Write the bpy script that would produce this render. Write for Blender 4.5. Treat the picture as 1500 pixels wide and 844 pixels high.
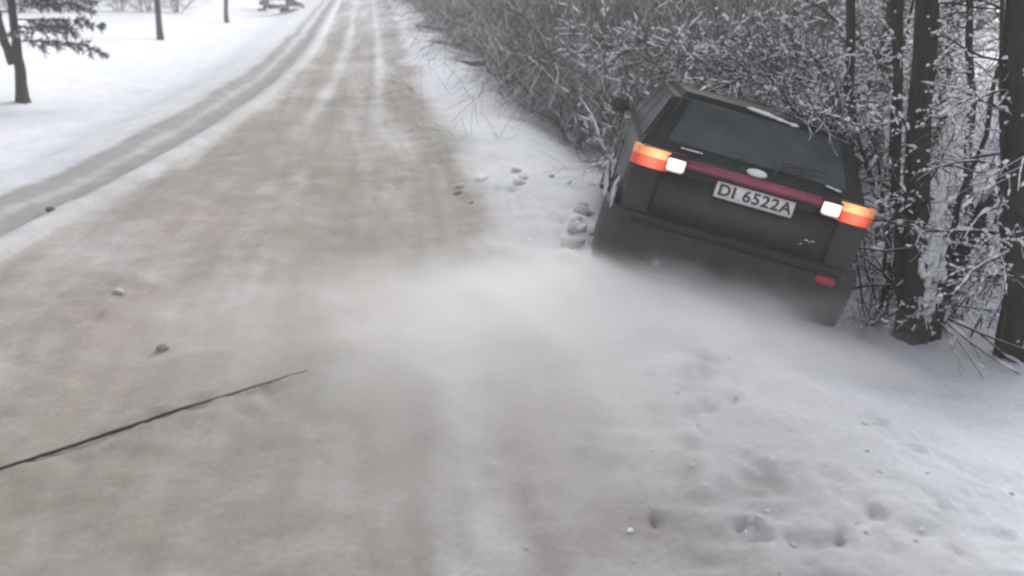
import bpy, bmesh, math, random
import numpy as np
from mathutils import Vector, Matrix, Euler, Quaternion
R = math.radians
random.seed(7)
for o in list(bpy.data.objects):
    bpy.data.objects.remove(o)
scene = bpy.context.scene
C = scene.collection

# ------------------------------------------------------------------ camera, light, exposure
CAM_H = 2.0
PITCH = 21.087
cd = bpy.data.cameras.new('camera'); cam = bpy.data.objects.new('camera', cd); C.objects.link(cam)
cam.location = (0, 0, CAM_H); cam.rotation_euler = (R(90 - PITCH), 0, 0)
cd.sensor_width = 36; cd.lens = 30.0; cd.clip_start = 0.05; cd.clip_end = 3000
cd.dof.use_dof = True; cd.dof.focus_distance = 5.2; cd.dof.aperture_fstop = 1.5
scene.camera = cam

SUN_EL, SUN_AZ = 34.0, 28.0        # azimuth measured clockwise from +Y (the road ahead)
world = bpy.data.worlds.new('World'); scene.world = world; world.use_nodes = True
wn, wl = world.node_tree.nodes, world.node_tree.links
bg = wn['Background']
sky = wn.new('ShaderNodeTexSky'); sky.sky_type = 'NISHITA'; sky.sun_disc = False
sky.sun_elevation = R(SUN_EL); sky.sun_rotation = R(SUN_AZ)
sky.air_density = 1.0; sky.dust_density = 4.0; sky.ozone_density = 1.0
hs = wn.new('ShaderNodeHueSaturation'); hs.inputs['Saturation'].default_value = 0.22
wl.new(sky.outputs[0], hs.inputs['Color']); wl.new(hs.outputs[0], bg.inputs['Color'])
bg.inputs['Strength'].default_value = 0.12
sd = bpy.data.lights.new('sun', 'SUN'); sun = bpy.data.objects.new('sun', sd); C.objects.link(sun)
sd.energy = 0.8; sd.angle = R(25); sd.color = (1.0, 0.97, 0.94)
sdir = Vector((math.sin(R(SUN_AZ)) * math.cos(R(SUN_EL)), math.cos(R(SUN_AZ)) * math.cos(R(SUN_EL)), math.sin(R(SUN_EL))))
sun.rotation_euler = (-sdir).to_track_quat('-Z', 'Y').to_euler()
scene.view_settings.view_transform = 'Standard'; scene.view_settings.look = 'None'
scene.view_settings.exposure = 0.90; scene.view_settings.gamma = 1.0
try:
    scene.view_settings.use_curve_mapping = False
except Exception:
    pass
scene.render.engine = 'CYCLES'
scene.cycles.volume_step_rate = 2.0
scene.cycles.volume_max_steps = 128
scene.cycles.volume_bounces = 6; scene.cycles.max_bounces = 10; scene.cycles.diffuse_bounces = 4
scene.cycles.filter_width = 2.4        # the soft sampling of a small video sensor

# ------------------------------------------------------------------ materials
def mat(name, col=(0.5, 0.5, 0.5), rough=0.6, metal=0.0, spec=0.5, emit=None, estr=0.0, var=0.0, vscale=8.0,
        col2=None, bump=0.0, coat=0.0, alpha_glass=False):
    m = bpy.data.materials.new(name); m.use_nodes = True
    n, l = m.node_tree.nodes, m.node_tree.links
    b = n['Principled BSDF']
    b.inputs['Roughness'].default_value = rough; b.inputs['Metallic'].default_value = metal
    b.inputs['Specular IOR Level'].default_value = spec
    b.inputs['Coat Weight'].default_value = coat
    tc = n.new('ShaderNodeTexCoord'); nz = n.new('ShaderNodeTexNoise')
    nz.inputs['Scale'].default_value = vscale; nz.inputs['Detail'].default_value = 6
    l.new(tc.outputs['Object'], nz.inputs['Vector'])
    c2 = col2 or tuple(min(1, c * (1 + var)) for c in col)
    c1 = col if col2 else tuple(c * (1 - var) for c in col)
    rp = n.new('ShaderNodeValToRGB')
    rp.color_ramp.elements[0].position = 0.35; rp.color_ramp.elements[1].position = 0.65
    rp.color_ramp.elements[0].color = (*c1, 1); rp.color_ramp.elements[1].color = (*c2, 1)
    l.new(nz.outputs['Fac'], rp.inputs['Fac']); l.new(rp.outputs['Color'], b.inputs['Base Color'])
    if bump:
        bp = n.new('ShaderNodeBump'); bp.inputs['Strength'].default_value = bump
        bp.inputs['Distance'].default_value = 0.02
        l.new(nz.outputs['Fac'], bp.inputs['Height']); l.new(bp.outputs['Normal'], b.inputs['Normal'])
    if emit:
        b.inputs['Emission Color'].default_value = (*emit, 1); b.inputs['Emission Strength'].default_value = estr
    return m

def snowy(name, bark, bark2, lo=0.25, hi=0.6, frost=0.0, scale=14.0, snow=(0.78, 0.78, 0.81), ridges=False):
    """bark that carries snow on whatever faces up, broken up by noise"""
    m = bpy.data.materials.new(name); m.use_nodes = True
    n, l = m.node_tree.nodes, m.node_tree.links
    b = n['Principled BSDF']; b.inputs['Roughness'].default_value = 0.85
    b.inputs['Specular IOR Level'].default_value = 0.2
    g = n.new('ShaderNodeNewGeometry'); sx = n.new('ShaderNodeSeparateXYZ'); l.new(g.outputs['Normal'], sx.inputs[0])
    tc = n.new('ShaderNodeTexCoord')
    nz = n.new('ShaderNodeTexNoise'); nz.inputs['Scale'].default_value = scale; nz.inputs['Detail'].default_value = 4
    if ridges:
        mp = n.new('ShaderNodeMapping'); mp.inputs['Scale'].default_value = (2.2, 2.2, .35); l.new(tc.outputs['Object'], mp.inputs['Vector']); l.new(mp.outputs[0], nz.inputs['Vector'])
        nz.inputs['Roughness'].default_value = .7
    else:
        l.new(tc.outputs['Object'], nz.inputs['Vector'])
    nb = n.new('ShaderNodeTexNoise'); nb.inputs['Scale'].default_value = 2.2; nb.inputs['Detail'].default_value = 2
    l.new(tc.outputs['Object'], nb.inputs['Vector'])
    a = n.new('ShaderNodeMath'); a.operation = 'MULTIPLY_ADD'; a.inputs[1].default_value = 1.1
    l.new(nz.outputs['Fac'], a.inputs[0]); l.new(sx.outputs['Z'], a.inputs[2])
    a1 = n.new('ShaderNodeMath'); a1.operation = 'MULTIPLY_ADD'; a1.inputs[1].default_value = 1.3
    l.new(nb.outputs['Fac'], a1.inputs[0]); l.new(a.outputs[0], a1.inputs[2])
    a2 = n.new('ShaderNodeMath'); a2.operation = 'ADD'; a2.inputs[1].default_value = -1.2 + frost
    l.new(a1.outputs[0], a2.inputs[0])
    mr = n.new('ShaderNodeMapRange'); mr.inputs['From Min'].default_value = lo; mr.inputs['From Max'].default_value = hi
    l.new(a2.outputs[0], mr.inputs['Value'])
    mx = n.new('ShaderNodeMix'); mx.data_type = 'RGBA'
    bk = n.new('ShaderNodeMix'); bk.data_type = 'RGBA'
    bk.inputs[6].default_value = (*bark, 1); bk.inputs[7].default_value = (*bark2, 1)
    l.new(nz.outputs['Fac'], bk.inputs[0])
    l.new(bk.outputs[2], mx.inputs[6]); mx.inputs[7].default_value = (*snow, 1)
    l.new(mr.outputs[0], mx.inputs[0]); l.new(mx.outputs[2], b.inputs['Base Color'])
    bp = n.new('ShaderNodeBump'); bp.inputs['Strength'].default_value = 1.0 if ridges else 0.5; bp.inputs['Distance'].default_value = 0.03 if ridges else 0.01
    l.new(nz.outputs['Fac'], bp.inputs['Height']); l.new(bp.outputs['Normal'], b.inputs['Normal'])
    return m

def ground_material():
    m = bpy.data.materials.new('snow and slush'); m.use_nodes = True
    n, l = m.node_tree.nodes, m.node_tree.links
    b = n['Principled BSDF']; b.inputs['Roughness'].default_value = 0.75; b.inputs['Specular IOR Level'].default_value = 0.25
    at = n.new('ShaderNodeAttribute'); at.attribute_name = 'dirt'
    tc = n.new('ShaderNodeTexCoord')
    def noise(scale, detail, vec=None, rough=0.55):
        z = n.new('ShaderNodeTexNoise'); z.inputs['Scale'].default_value = scale
        z.inputs['Detail'].default_value = detail; z.inputs['Roughness'].default_value = rough
        l.new(vec or tc.outputs['Object'], z.inputs['Vector']); return z
    big = noise(0.55, 4); mid = noise(3.2, 6); fine = noise(26, 6, rough=0.7)
    # dirt with ragged edges
    a = n.new('ShaderNodeMath'); a.operation = 'MULTIPLY_ADD'; a.inputs[1].default_value = 0.50; 
    l.new(mid.outputs['Fac'], a.inputs[0]); l.new(at.outputs['Fac'], a.inputs[2])
    a2 = n.new('ShaderNodeMath'); a2.operation = 'ADD'; a2.inputs[1].default_value = -0.25; a2.use_clamp = True
    l.new(a.outputs[0], a2.inputs[0])
    slush = n.new('ShaderNodeValToRGB'); e = slush.color_ramp.elements
    e[0].position = 0.3; e[0].color = (0.222, 0.210, 0.168, 1); e[1].position = 0.72; e[1].color = (0.335, 0.285, 0.258, 1)
    x = slush.color_ramp.elements.new(0.5); x.color = (0.285, 0.258, 0.230, 1)
    l.new(big.outputs['Fac'], slush.inputs['Fac'])
    snow = n.new('ShaderNodeValToRGB'); e = snow.color_ramp.elements
    e[0].position = 0.3; e[0].color = (0.74, 0.78, 0.84, 1); e[1].position = 0.7; e[1].color = (0.81, 0.815, 0.865, 1)
    l.new(big.outputs['Fac'], snow.inputs['Fac'])
    mx = n.new('ShaderNodeMix'); mx.data_type = 'RGBA'
    l.new(a2.outputs[0], mx.inputs[0]); l.new(snow.outputs[0], mx.inputs[6])
    ca = n.new('ShaderNodeAttribute'); ca.attribute_name = 'cool'
    cm = n.new('ShaderNodeMix'); cm.data_type = 'RGBA'; l.new(ca.outputs['Fac'], cm.inputs[0]); l.new(slush.outputs[0], cm.inputs[6]); cm.inputs[7].default_value = (.268, .264, .264, 1)
    l.new(cm.outputs[2], mx.inputs[7])
    # fine grain
    fr = n.new('ShaderNodeMapRange'); fr.inputs['From Min'].default_value = 0.3; fr.inputs['From Max'].default_value = 0.7
    fr.inputs['To Min'].default_value = 0.87; fr.inputs['To Max'].default_value = 1.07
    l.new(fine.outputs['Fac'], fr.inputs['Value'])
    ml = n.new('ShaderNodeMix'); ml.data_type = 'RGBA'; ml.blend_type = 'MULTIPLY'; ml.inputs[0].default_value = 1
    l.new(mx.outputs[2], ml.inputs[6]); l.new(fr.outputs[0], ml.inputs[7])
    l.new(ml.outputs[2], b.inputs['Base Color'])
    bp = n.new('ShaderNodeBump'); bp.inputs['Strength'].default_value = 0.35; bp.inputs['Distance'].default_value = 0.03
    ad = n.new('ShaderNodeMath'); ad.operation = 'MULTIPLY_ADD'; ad.inputs[1].default_value = 0.4
    l.new(fine.outputs['Fac'], ad.inputs[0]); l.new(mid.outputs['Fac'], ad.inputs[2])
    l.new(ad.outputs[0], bp.inputs['Height']); l.new(bp.outputs['Normal'], b.inputs['Normal'])
    return m

M = dict(
    ground=ground_material(),
    paint=mat('dark car paint', (0.022, 0.027, 0.026), 0.5, spec=0.35, var=0.3, vscale=5, coat=0.1),
    roof_paint=mat('weathered roof paint', (0.016, 0.019, 0.019), 0.75, spec=0.12, var=0.3, vscale=6),  # darker, duller copy of the body paint, keeps sky reflection off the roof
    crust=mat('grey road snow', (0.42, 0.43, 0.44), 0.85, spec=0.2, col2=(0.6, 0.61, 0.62), vscale=14, bump=0.3),
    plastic=mat('bumper plastic', (0.030, 0.029, 0.030), 0.7, var=0.25, vscale=9),
    rubber=mat('rubber', (0.02, 0.02, 0.02), 0.85, var=0.2),
    rim=mat('rim steel', (0.25, 0.25, 0.26), 0.45, metal=0.7, var=0.2),
    glass=mat('dark glass', (0.02, 0.03, 0.03), 0.22, spec=0.5, var=0.2, vscale=3),
    red_lit=mat('lit red lens', (0.5, 0.03, 0.02), 0.3, emit=(1.0, 0.10, 0.05), estr=0.75, var=0.15),
    amber_lit=mat('lit amber lens', (0.7, 0.25, 0.06), 0.3, emit=(1.0, 0.42, 0.17), estr=0.95, var=0.15),
    white_lit=mat('lit white lens', (0.8, 0.75, 0.65), 0.3, emit=(1.0, 0.86, 0.68), estr=1.1, var=0.1),
    strip=mat('maroon reflector', (0.27, 0.05, 0.085), 0.35, var=0.3, vscale=6),
    strip_dark=mat('dark maroon reflector', (0.05, 0.008, 0.018), 0.4, var=0.3, vscale=6),
    fog_red=mat('red fog lens', (0.26, 0.03, 0.05), 0.35, emit=(0.9, 0.05, 0.09), estr=0.03, var=0.15),
    plate=mat('plate white', (0.80, 0.76, 0.75), 0.5, var=0.08, vscale=20),
    ink=mat('plate black', (0.04, 0.035, 0.04), 0.6, var=0.1),
    chrome=mat('dull chrome', (0.7, 0.69, 0.68), 0.4, metal=0.3, var=0.1),
    snow=mat('clean snow', (0.78, 0.78, 0.81), 0.8, spec=0.2, var=0.05, vscale=12, bump=0.4),
    dirty=mat('dirty snow', (0.40, 0.37, 0.34), 0.85, spec=0.2, col2=(0.66, 0.65, 0.65), vscale=9, bump=0.5),
    mud=mat('frozen mud', (0.10, 0.085, 0.075), 0.9, spec=0.2, col2=(0.22, 0.2, 0.18), vscale=14, bump=0.5),
    rope=mat('rope fibre', (0.055, 0.040, 0.036), 0.9, spec=0.2, var=0.35, vscale=60, bump=0.5),
    bark=snowy('dark bark', (0.010, 0.008, 0.007), (0.075, 0.064, 0.048), 0.52, 0.80, frost=-0.02, scale=18, ridges=True),
    twig=snowy('dark twigs with snow', (0.016, 0.013, 0.013), (0.04, 0.033, 0.031), 0.40, 0.7, frost=-0.08, scale=20),
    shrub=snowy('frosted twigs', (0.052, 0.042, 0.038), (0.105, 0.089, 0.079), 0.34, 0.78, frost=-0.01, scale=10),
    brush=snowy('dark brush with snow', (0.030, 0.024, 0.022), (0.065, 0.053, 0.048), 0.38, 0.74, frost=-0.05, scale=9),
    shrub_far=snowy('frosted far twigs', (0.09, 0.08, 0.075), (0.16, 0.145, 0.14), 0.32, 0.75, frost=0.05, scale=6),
    needles=snowy('needles with snow', (0.018, 0.028, 0.022), (0.045, 0.06, 0.048), 0.45, 0.8, frost=-0.05, scale=7),
)

def lens(m, hot, ribs=90.0):
    """a lit lens: bulb hot spot at |x|, z (car space) and moulded ribs"""
    n, l = m.node_tree.nodes, m.node_tree.links; b = n['Principled BSDF']
    tc = n.new('ShaderNodeTexCoord'); sp = n.new('ShaderNodeSeparateXYZ'); l.new(tc.outputs['Object'], sp.inputs[0])
    ab = n.new('ShaderNodeMath'); ab.operation = 'ABSOLUTE'; l.new(sp.outputs['X'], ab.inputs[0])
    cb = n.new('ShaderNodeCombineXYZ'); l.new(ab.outputs[0], cb.inputs['X']); l.new(sp.outputs['Z'], cb.inputs['Z'])
    ds = n.new('ShaderNodeVectorMath'); ds.operation = 'DISTANCE'; l.new(cb.outputs[0], ds.inputs[0]); ds.inputs[1].default_value = (hot[0], 0, hot[1])
    mr = n.new('ShaderNodeMapRange'); mr.interpolation_type = 'SMOOTHSTEP'
    for k, v in (('From Min', 0.0), ('From Max', hot[2]), ('To Min', hot[3]), ('To Max', hot[4])): mr.inputs[k].default_value = v
    l.new(ds.outputs['Value'], mr.inputs['Value']); l.new(mr.outputs[0], b.inputs['Emission Strength'])
    wv = n.new('ShaderNodeMath'); wv.operation = 'MULTIPLY'; wv.inputs[1].default_value = ribs * 6.28; l.new(sp.outputs['X'], wv.inputs[0])
    sn = n.new('ShaderNodeMath'); sn.operation = 'SINE'; l.new(wv.outputs[0], sn.inputs[0])
    bp = n.new('ShaderNodeBump'); bp.inputs['Strength'].default_value = .6; bp.inputs['Distance'].default_value = .004
    l.new(sn.outputs[0], bp.inputs['Height']); l.new(bp.outputs['Normal'], b.inputs['Normal'])
lens(M['red_lit'], (.67, .885, .12, 1.05, .12)); lens(M['amber_lit'], (.65, .92, .13, 1.1, .16)); lens(M['white_lit'], (.52, .90, .10, 1.5, .35))
M['red_lit'].node_tree.nodes['Principled BSDF'].inputs['Emission Color'].default_value = (.95, .13, .07, 1)
M['amber_lit'].node_tree.nodes['Principled BSDF'].inputs['Emission Color'].default_value = (.95, .36, .17, 1)
def grime(m, z0, z1, col, scale=3.0, amt=.8, bias=0.0):
    """road dirt that thins out upwards, on top of a plain material"""
    n, l = m.node_tree.nodes, m.node_tree.links; b = n['Principled BSDF']
    src = b.inputs['Base Color'].links[0].from_socket
    tc = n.new('ShaderNodeTexCoord'); sp = n.new('ShaderNodeSeparateXYZ'); l.new(tc.outputs['Object'], sp.inputs[0])
    mr = n.new('ShaderNodeMapRange'); mr.inputs['From Min'].default_value = z1; mr.inputs['From Max'].default_value = z0
    l.new(sp.outputs['Z'], mr.inputs['Value'])
    nz = n.new('ShaderNodeTexNoise'); nz.inputs['Scale'].default_value = scale; nz.inputs['Detail'].default_value = 8; nz.inputs['Roughness'].default_value = .7
    l.new(tc.outputs['Object'], nz.inputs['Vector'])
    ad = n.new('ShaderNodeMath'); ad.operation = 'MULTIPLY_ADD'; ad.inputs[1].default_value = 1.6; l.new(nz.outputs['Fac'], ad.inputs[0]); l.new(mr.outputs[0], ad.inputs[2])
    m2 = n.new('ShaderNodeMapRange'); m2.inputs['From Min'].default_value = .75 - bias; m2.inputs['From Max'].default_value = 1.7 - bias; m2.inputs['To Max'].default_value = amt
    l.new(ad.outputs[0], m2.inputs['Value'])
    mx = n.new('ShaderNodeMix'); mx.data_type = 'RGBA'; l.new(m2.outputs[0], mx.inputs[0]); l.new(src, mx.inputs[6]); mx.inputs[7].default_value = (*col, 1)
    l.new(mx.outputs[2], b.inputs['Base Color'])
grime(M['paint'], .25, .95, (.085, .075, .07), 3.5, .35)  # lower grime, with the grey veil of blown snow painted in
grime(M['plastic'], .2, .6, (.07, .062, .058), 5, .35)
grime(M['glass'], .95, 1.45, (.30, .30, .31), 6, .16, bias=-.15)
grime(M['roof_paint'], .9, 1.5, (.30, .30, .31), 7, .08, bias=-.2)

# ------------------------------------------------------------------ naming and linking
def link(name, me, material=None, parent=None):
    o = bpy.data.objects.new(name, me); C.objects.link(o)
    if material: me.materials.append(material)
    if parent: o.parent = parent
    return o
def tag(o, label=None, cat=None, group=None, kind=None):
    if label: o['label'] = label
    if cat: o['category'] = cat
    if group: o['group'] = group
    if kind: o['kind'] = kind
    return o
def thing(name, label, cat, loc=(0, 0, 0), rot=(0, 0, 0), group=None):
    o = bpy.data.objects.new(name, None); C.objects.link(o); o.empty_display_size = 0.2
    o.location = loc; o.rotation_euler = rot
    return tag(o, label, cat, group)
def bm_obj(name, bm, material, parent=None, smooth=False):
    me = bpy.data.meshes.new(name)
    bmesh.ops.recalc_face_normals(bm, faces=bm.faces[:])
    bm.to_mesh(me); bm.free()
    if smooth:
        me.polygons.foreach_set('use_smooth', [True] * len(me.polygons))
    return link(name, me, material, parent)
def vf_obj(name, V, F, material, parent=None, smooth=False):
    me = bpy.data.meshes.new(name); me.from_pydata(V, [], F); me.update()
    if smooth: me.polygons.foreach_set('use_smooth', [True] * len(me.polygons))
    return link(name, me, material, parent)
def copy_thing(root, loc, rz, scale, label, group=None):
    c = root.copy(); C.objects.link(c); c.location = loc; c.rotation_euler = (0, 0, rz)
    c.scale = (scale, scale, scale) if not isinstance(scale, tuple) else scale
    c['label'] = label
    if group: c['group'] = group
    for ch in [q for q in bpy.data.objects if q.parent == root]:
        d = ch.copy(); C.objects.link(d); d.parent = c
        for sc in [q for q in bpy.data.objects if q.parent == ch]:
            e = sc.copy(); C.objects.link(e); e.parent = d
    return c

# ------------------------------------------------------------------ terrain
XR = np.array([(-40, 7.2), (0, 0.97), (2.41, 0.59), (3.58, 0.42), (4.86, 0.21), (8.49, -0.35), (12.28, -1.07), (18.37, -2.07),
               (27.95, -3.54), (47.1, -6.43), (110, -15.9), (600, -90)])
XL = np.array([(-40, -4.0), (3, -3.75), (5.76, -3.65), (7.21, -3.57), (9.67, -3.51), (12.9, -3.62), (19.03, -4.29), (27.95, -5.75),
               (47.1, -8.95), (110, -19.2), (600, -94)])
def curve(tab, y):
    y = np.asarray(y, float); s = 0
    for k in (0.86, 0.93, 1.0, 1.07, 1.14):
        s = s + np.interp(y * k, tab[:, 0], tab[:, 1])
    return s / 5
rng = np.random.RandomState(3)
LAT = rng.rand(256, 256)
def vnoise(x, y):
    xi = np.floor(x).astype(int); yi = np.floor(y).astype(int); fx = x - xi; fy = y - yi
    fx = fx * fx * (3 - 2 * fx); fy = fy * fy * (3 - 2 * fy)
    g = lambda a, b: LAT[a % 256, b % 256]
    return ((g(xi, yi) * (1 - fx) + g(xi + 1, yi) * fx) * (1 - fy) + (g(xi, yi + 1) * (1 - fx) + g(xi + 1, yi + 1) * fx) * fy) - 0.5
def fbm(x, y, f=1.0, o=4):
    s = 0; a = 1.0
    for i in range(o):
        x, y = x * .82 - y * .57, x * .57 + y * .82
        s = s + a * vnoise(x * f + 13.7 * i, y * f + 7.1 * i); f *= 2.03; a *= 0.5
    return s
def streak(x, y, o=4):
    s = 0; a = 1.0
    for i in range(o):
        s = s + a * vnoise(x + 13.7 * i + .35 * vnoise(x * .5, y * 1.7), y + 7.1 * i + .9 * vnoise(x * 1.3 + 5, y * .8)); x = x * 1.9; y = y * 1.9; a *= .55
    return s
def ss(a, b, x):
    t = np.clip((x - a) / (b - a), 0, 1); return t * t * (3 - 2 * t)
# (x, y, radius, depth, dirt): footprints, scuffs and the churned patches around the car
DENTS = []
def add_dents():
    r = random.Random(11)
    foot = [(1.05, 4.15), (0.98, 3.85), (0.84, 3.72), (0.95, 3.55), (0.80, 3.45), (0.88, 3.30), (0.78, 3.18), (1.00, 3.05),
            (1.74, 3.98), (1.80, 3.74), (1.98, 3.56), (1.86, 3.42), (2.10, 3.28), (2.20, 3.02), (1.42, 2.75), (1.25, 2.62),
            (1.62, 2.55), (0.9, 2.62), (0.55, 2.72), (1.75, 2.95)]
    for x, y in foot:
        DENTS.append((x + r.uniform(-.03, .03), y, r.uniform(.028, .045), r.uniform(.018, .034), r.uniform(.1, .4)))
    DENTS.append((0.99, 2.93, .075, .022, .5)); DENTS.append((1.09, 2.90, .07, .020, .5)); DENTS.append((1.04, 2.98, .06, .02, .4))
    for cx, cy, sx, sy, n in ((-0.16, 7.55, .3, .45, 16), (0.62, 6.8, .22, .55, 24), (0.52, 6.25, .22, .3, 18), (0.85, 3.3, .3, .6, 10),
                              (1.2, 2.6, .5, .15, 12), (-1.2, 3.55, .3, .2, 12), (1.0, 4.0, .22, .5, 14), (1.9, 3.6, .18, .5, 12), (.1, 3.1, .3, .3, 8), (-2.6, 5.1, .3, .4, 12), (-1.9, 3.2, .4, .1, 8)):
        for i in range(n):
            DENTS.append((cx + r.gauss(0, sx * .6), cy + r.gauss(0, sy * .6), r.uniform(.02, .05), r.uniform(.008, .026), r.uniform(0, .35)))
add_dents()
def terrain(x, y, detail=True):
    """height and dirt at world x, y (numpy arrays)"""
    x = np.asarray(x, float); y = np.asarray(y, float)
    s = x - curve(XR, y); l = curve(XL, y) - x
    near = 1 - ss(14, 30, y)
    depth = 0.50 * ss(1.2, 5.2, y) * (1 - 0.55 * ss(11, 24, y)) + 0.10
    right = 0.035 * ss(0, .35, s) + (-depth * ss(.55, 2.45, s)) + (depth + .25) * ss(2.95, 6.5, s) + 0.9 * ss(7, 60, s)
    left = 0.07 * np.exp(-((l - .12) / .16) ** 2) - 0.03 * np.exp(-((l - .52) / .22) ** 2) + 0.05 * np.exp(-((l - .95) / .2) ** 2) \
        - 0.28 * ss(1.1, 2.6, l) + 0.42 * ss(3.0, 6.5, l) + 0.8 * ss(10, 90, l)
    W = s + l                                     # -(road width)
    c = np.where((s < 0) & (l < 0), s / np.minimum(W, -.5), 0)
    rut = 0
    for c0, w in ((.22, .07), (.62, .08), (.42, .05)):
        rut = rut - 0.018 * np.exp(-((c - c0) / w) ** 2)
    h = np.where(s > 0, right, np.where(l > 0, left, rut * 1.0))
    h = h + 0.06 * fbm(x, y, .35, 3) * ss(0, 1, np.maximum(s, l)) + 0.02 * fbm(x, y, .9, 3)
    if detail:
        h = h + 0.012 * fbm(x, y, 5.0, 3) + 0.006 * fbm(x + 40, y, 17.0, 2)
        st = streak(s * 6, y * .55)          # streaks that run with the traffic
        ch = ss(0, .45, fbm(x + 3, y - 8, .9, 2) + .15) * ss(-.3, .3, s) * (1 - ss(1.8, 3.0, s)) * (1 - ss(6, 10, y))
        rg = 1 - 2 * np.abs(fbm(x * .8, y * 1.8, 4.2, 3)); h = h + ch * .040 * (rg - .5) + ch * .012 * fbm(x, y * 1.4, 13., 2)
        h = h + .014 * ss(.05, .4, fbm(x, y * 1.3, 2.3, 3)) * ss(-.1, .2, -s) * (1 - ss(7, 12, y))
        inroad = ss(-.1, .2, -s) * ss(-.2, .2, -l)
        h = h + 0.022 * st * inroad
    # slush tone, with some shade painted into it
    far = ss(9, 40, y)
    st = streak(s * 3.2 + 9, y * .28)
    st2 = fbm(s * 1.1, y * .8, 1.0, 4)
    road = (0.99 - 0.27 * far) + 0.55 * st * (0.45 + .55 * far) + .25 * st2
    for c0, w in ((.33, .05), (.68, .055)):       # clean ribbons between the wheel tracks, farther on
        road = road - 0.40 * np.exp(-((c - c0) / w) ** 2) * ss(9, 14, y) * (1 - ss(30, 60, y))
    e = 0.22 + .12 * near
    wob = 0.5 * fbm(x, y, .8, 3) * e * 2
    m_r = 1 - ss(-e, e * .7, s + wob); m_l = 1 - ss(-e * .8, e * .5, l + wob * .7)
    # on the left a lighter windrow, then a second pair of tracks
    trk = 0.85 * np.exp(-((l - .48 + .1 * fbm(x, y, .7, 2)) / .16) ** 2) + 0.75 * np.exp(-((l - .85 + .1 * fbm(x, y, .7, 2)) / .12) ** 2)
    side = np.where(l > -.3, .30 * (1 - ss(.1, 1.5, l)) + .32 * (1 - ss(1.2, 5.0, l)) * near + trk * 1.0, 0)  # the wide grey term paints in the shade of the left dip
    rs = np.where(s > -.3, (.50 * (1 - ss(2.0, 9.0, y)) + .22 * (1 - ss(8, 16, y)) + .06) * (1 - .85 * ss(.1, 1.9, s)), 0)  # verge slush dust, with the dim misty foreground painted in too
    d = road * m_r * m_l + side * (1 - m_l) + rs * (1 - m_r)
    d = d + 0.10 * fbm(x, y, 1.3, 3) * near
    if detail:
        for (dx, dy, r, dp, dd) in DENTS:
            q = (x - dx) ** 2 + ((y - dy) / 1.25) ** 2
            k = q < (3 * r) ** 2
            if k.any():
                t = np.sqrt(q[k]) / r
                t = t * (1 + .9 * fbm(x[k] * 1.0, y[k] * 1.6, .35 / r, 2))
                h[k] += -dp * np.exp(-t ** 4) + .3 * dp * np.exp(-((t - 1.45) / .35) ** 2)
                d[k] += .35 * dd * np.exp(-t ** 2)
    return h, np.clip(d, 0, 1)
def gz(x, y):
    h, _ = terrain(np.array([x]), np.array([y]), False); return float(h[0])

def spread(a, b, d0, g):
    out = [a]; d = d0
    while out[-1] < b:
        out.append(out[-1] + d); d *= g
    return out
vs = sorted(set([-v for v in spread(-1.9, 40, .2, 1.15)])) + spread(2.0, 520, .022, 1.0115)[0:]
vs = np.array(vs)
right_u = np.array(spread(0, 4.2, .03, 1.0)); right_u = np.concatenate([right_u, np.array(spread(right_u[-1] + .05, 420, .06, 1.09))])
road_c = np.linspace(-1, 0, 110)[1:-1]
left_u = np.array(spread(0, 2.1, .04, 1.0)); left_u = np.concatenate([left_u, np.array(spread(left_u[-1] + .06, 420, .07, 1.09))])
YY = vs[:, None]
xr = curve(XR, vs)[:, None]; xl = curve(XL, vs)[:, None]
X = np.concatenate([(xl - left_u[None, ::-1]), xr + road_c[None, :] * (xr - xl), xr + right_u[None, :]], axis=1)
Y = np.repeat(YY, X.shape[1], axis=1)
H, D = terrain(X.ravel(), Y.ravel())
ny, nx = X.shape
COOL = (ss(-.2, .25, curve(XL, Y.ravel()) - X.ravel()) * .9 + .65 * ss(13, 30, Y.ravel()) + .6 * ss(.0, .5, X.ravel() - curve(XR, Y.ravel())) + .55 * np.exp(-((X.ravel() + .1) / 1.1) ** 2) * (1 - ss(5, 9, Y.ravel())) + .5 * fbm(X.ravel(), Y.ravel() * .5, .8, 4)).clip(0, 1)
P = np.stack([X.ravel(), Y.ravel(), H], 1)
lo_col = len(left_u) - 1 - int(np.searchsorted(left_u, 1.05)); hi_col = len(left_u) + len(road_c)
def grid_object(name, cols):
    """faces whose left column is in cols"""
    i = np.arange(ny - 1)[:, None]; j = np.array(cols)[None, :]
    a = (i * nx + j).ravel()
    F = np.stack([a, a + 1, a + nx + 1, a + nx], 1)
    used, inv = np.unique(F, return_inverse=True)
    me = bpy.data.meshes.new(name)
    me.vertices.add(len(used)); me.vertices.foreach_set('co', P[used].ravel())
    nf = len(F); me.loops.add(nf * 4); me.loops.foreach_set('vertex_index', inv.ravel().astype(np.int32))
    me.polygons.add(nf); me.polygons.foreach_set('loop_start', np.arange(nf, dtype=np.int32) * 4)
    me.polygons.foreach_set('loop_total', np.full(nf, 4, np.int32))
    me.polygons.foreach_set('use_smooth', np.ones(nf, bool))
    me.update(calc_edges=True)
    at = me.attributes.new('dirt', 'FLOAT', 'POINT'); at.data.foreach_set('value', D[used].astype(np.float32))
    at = me.attributes.new('cool', 'FLOAT', 'POINT'); at.data.foreach_set('value', COOL[used].astype(np.float32))
    return tag(link(name, me, M['ground']), kind='structure')
grid_object('road', range(lo_col, hi_col))
grid_object('ground_snow_field', range(0, lo_col))
grid_object('ground_snow_verge', range(hi_col, nx - 1))

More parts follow.
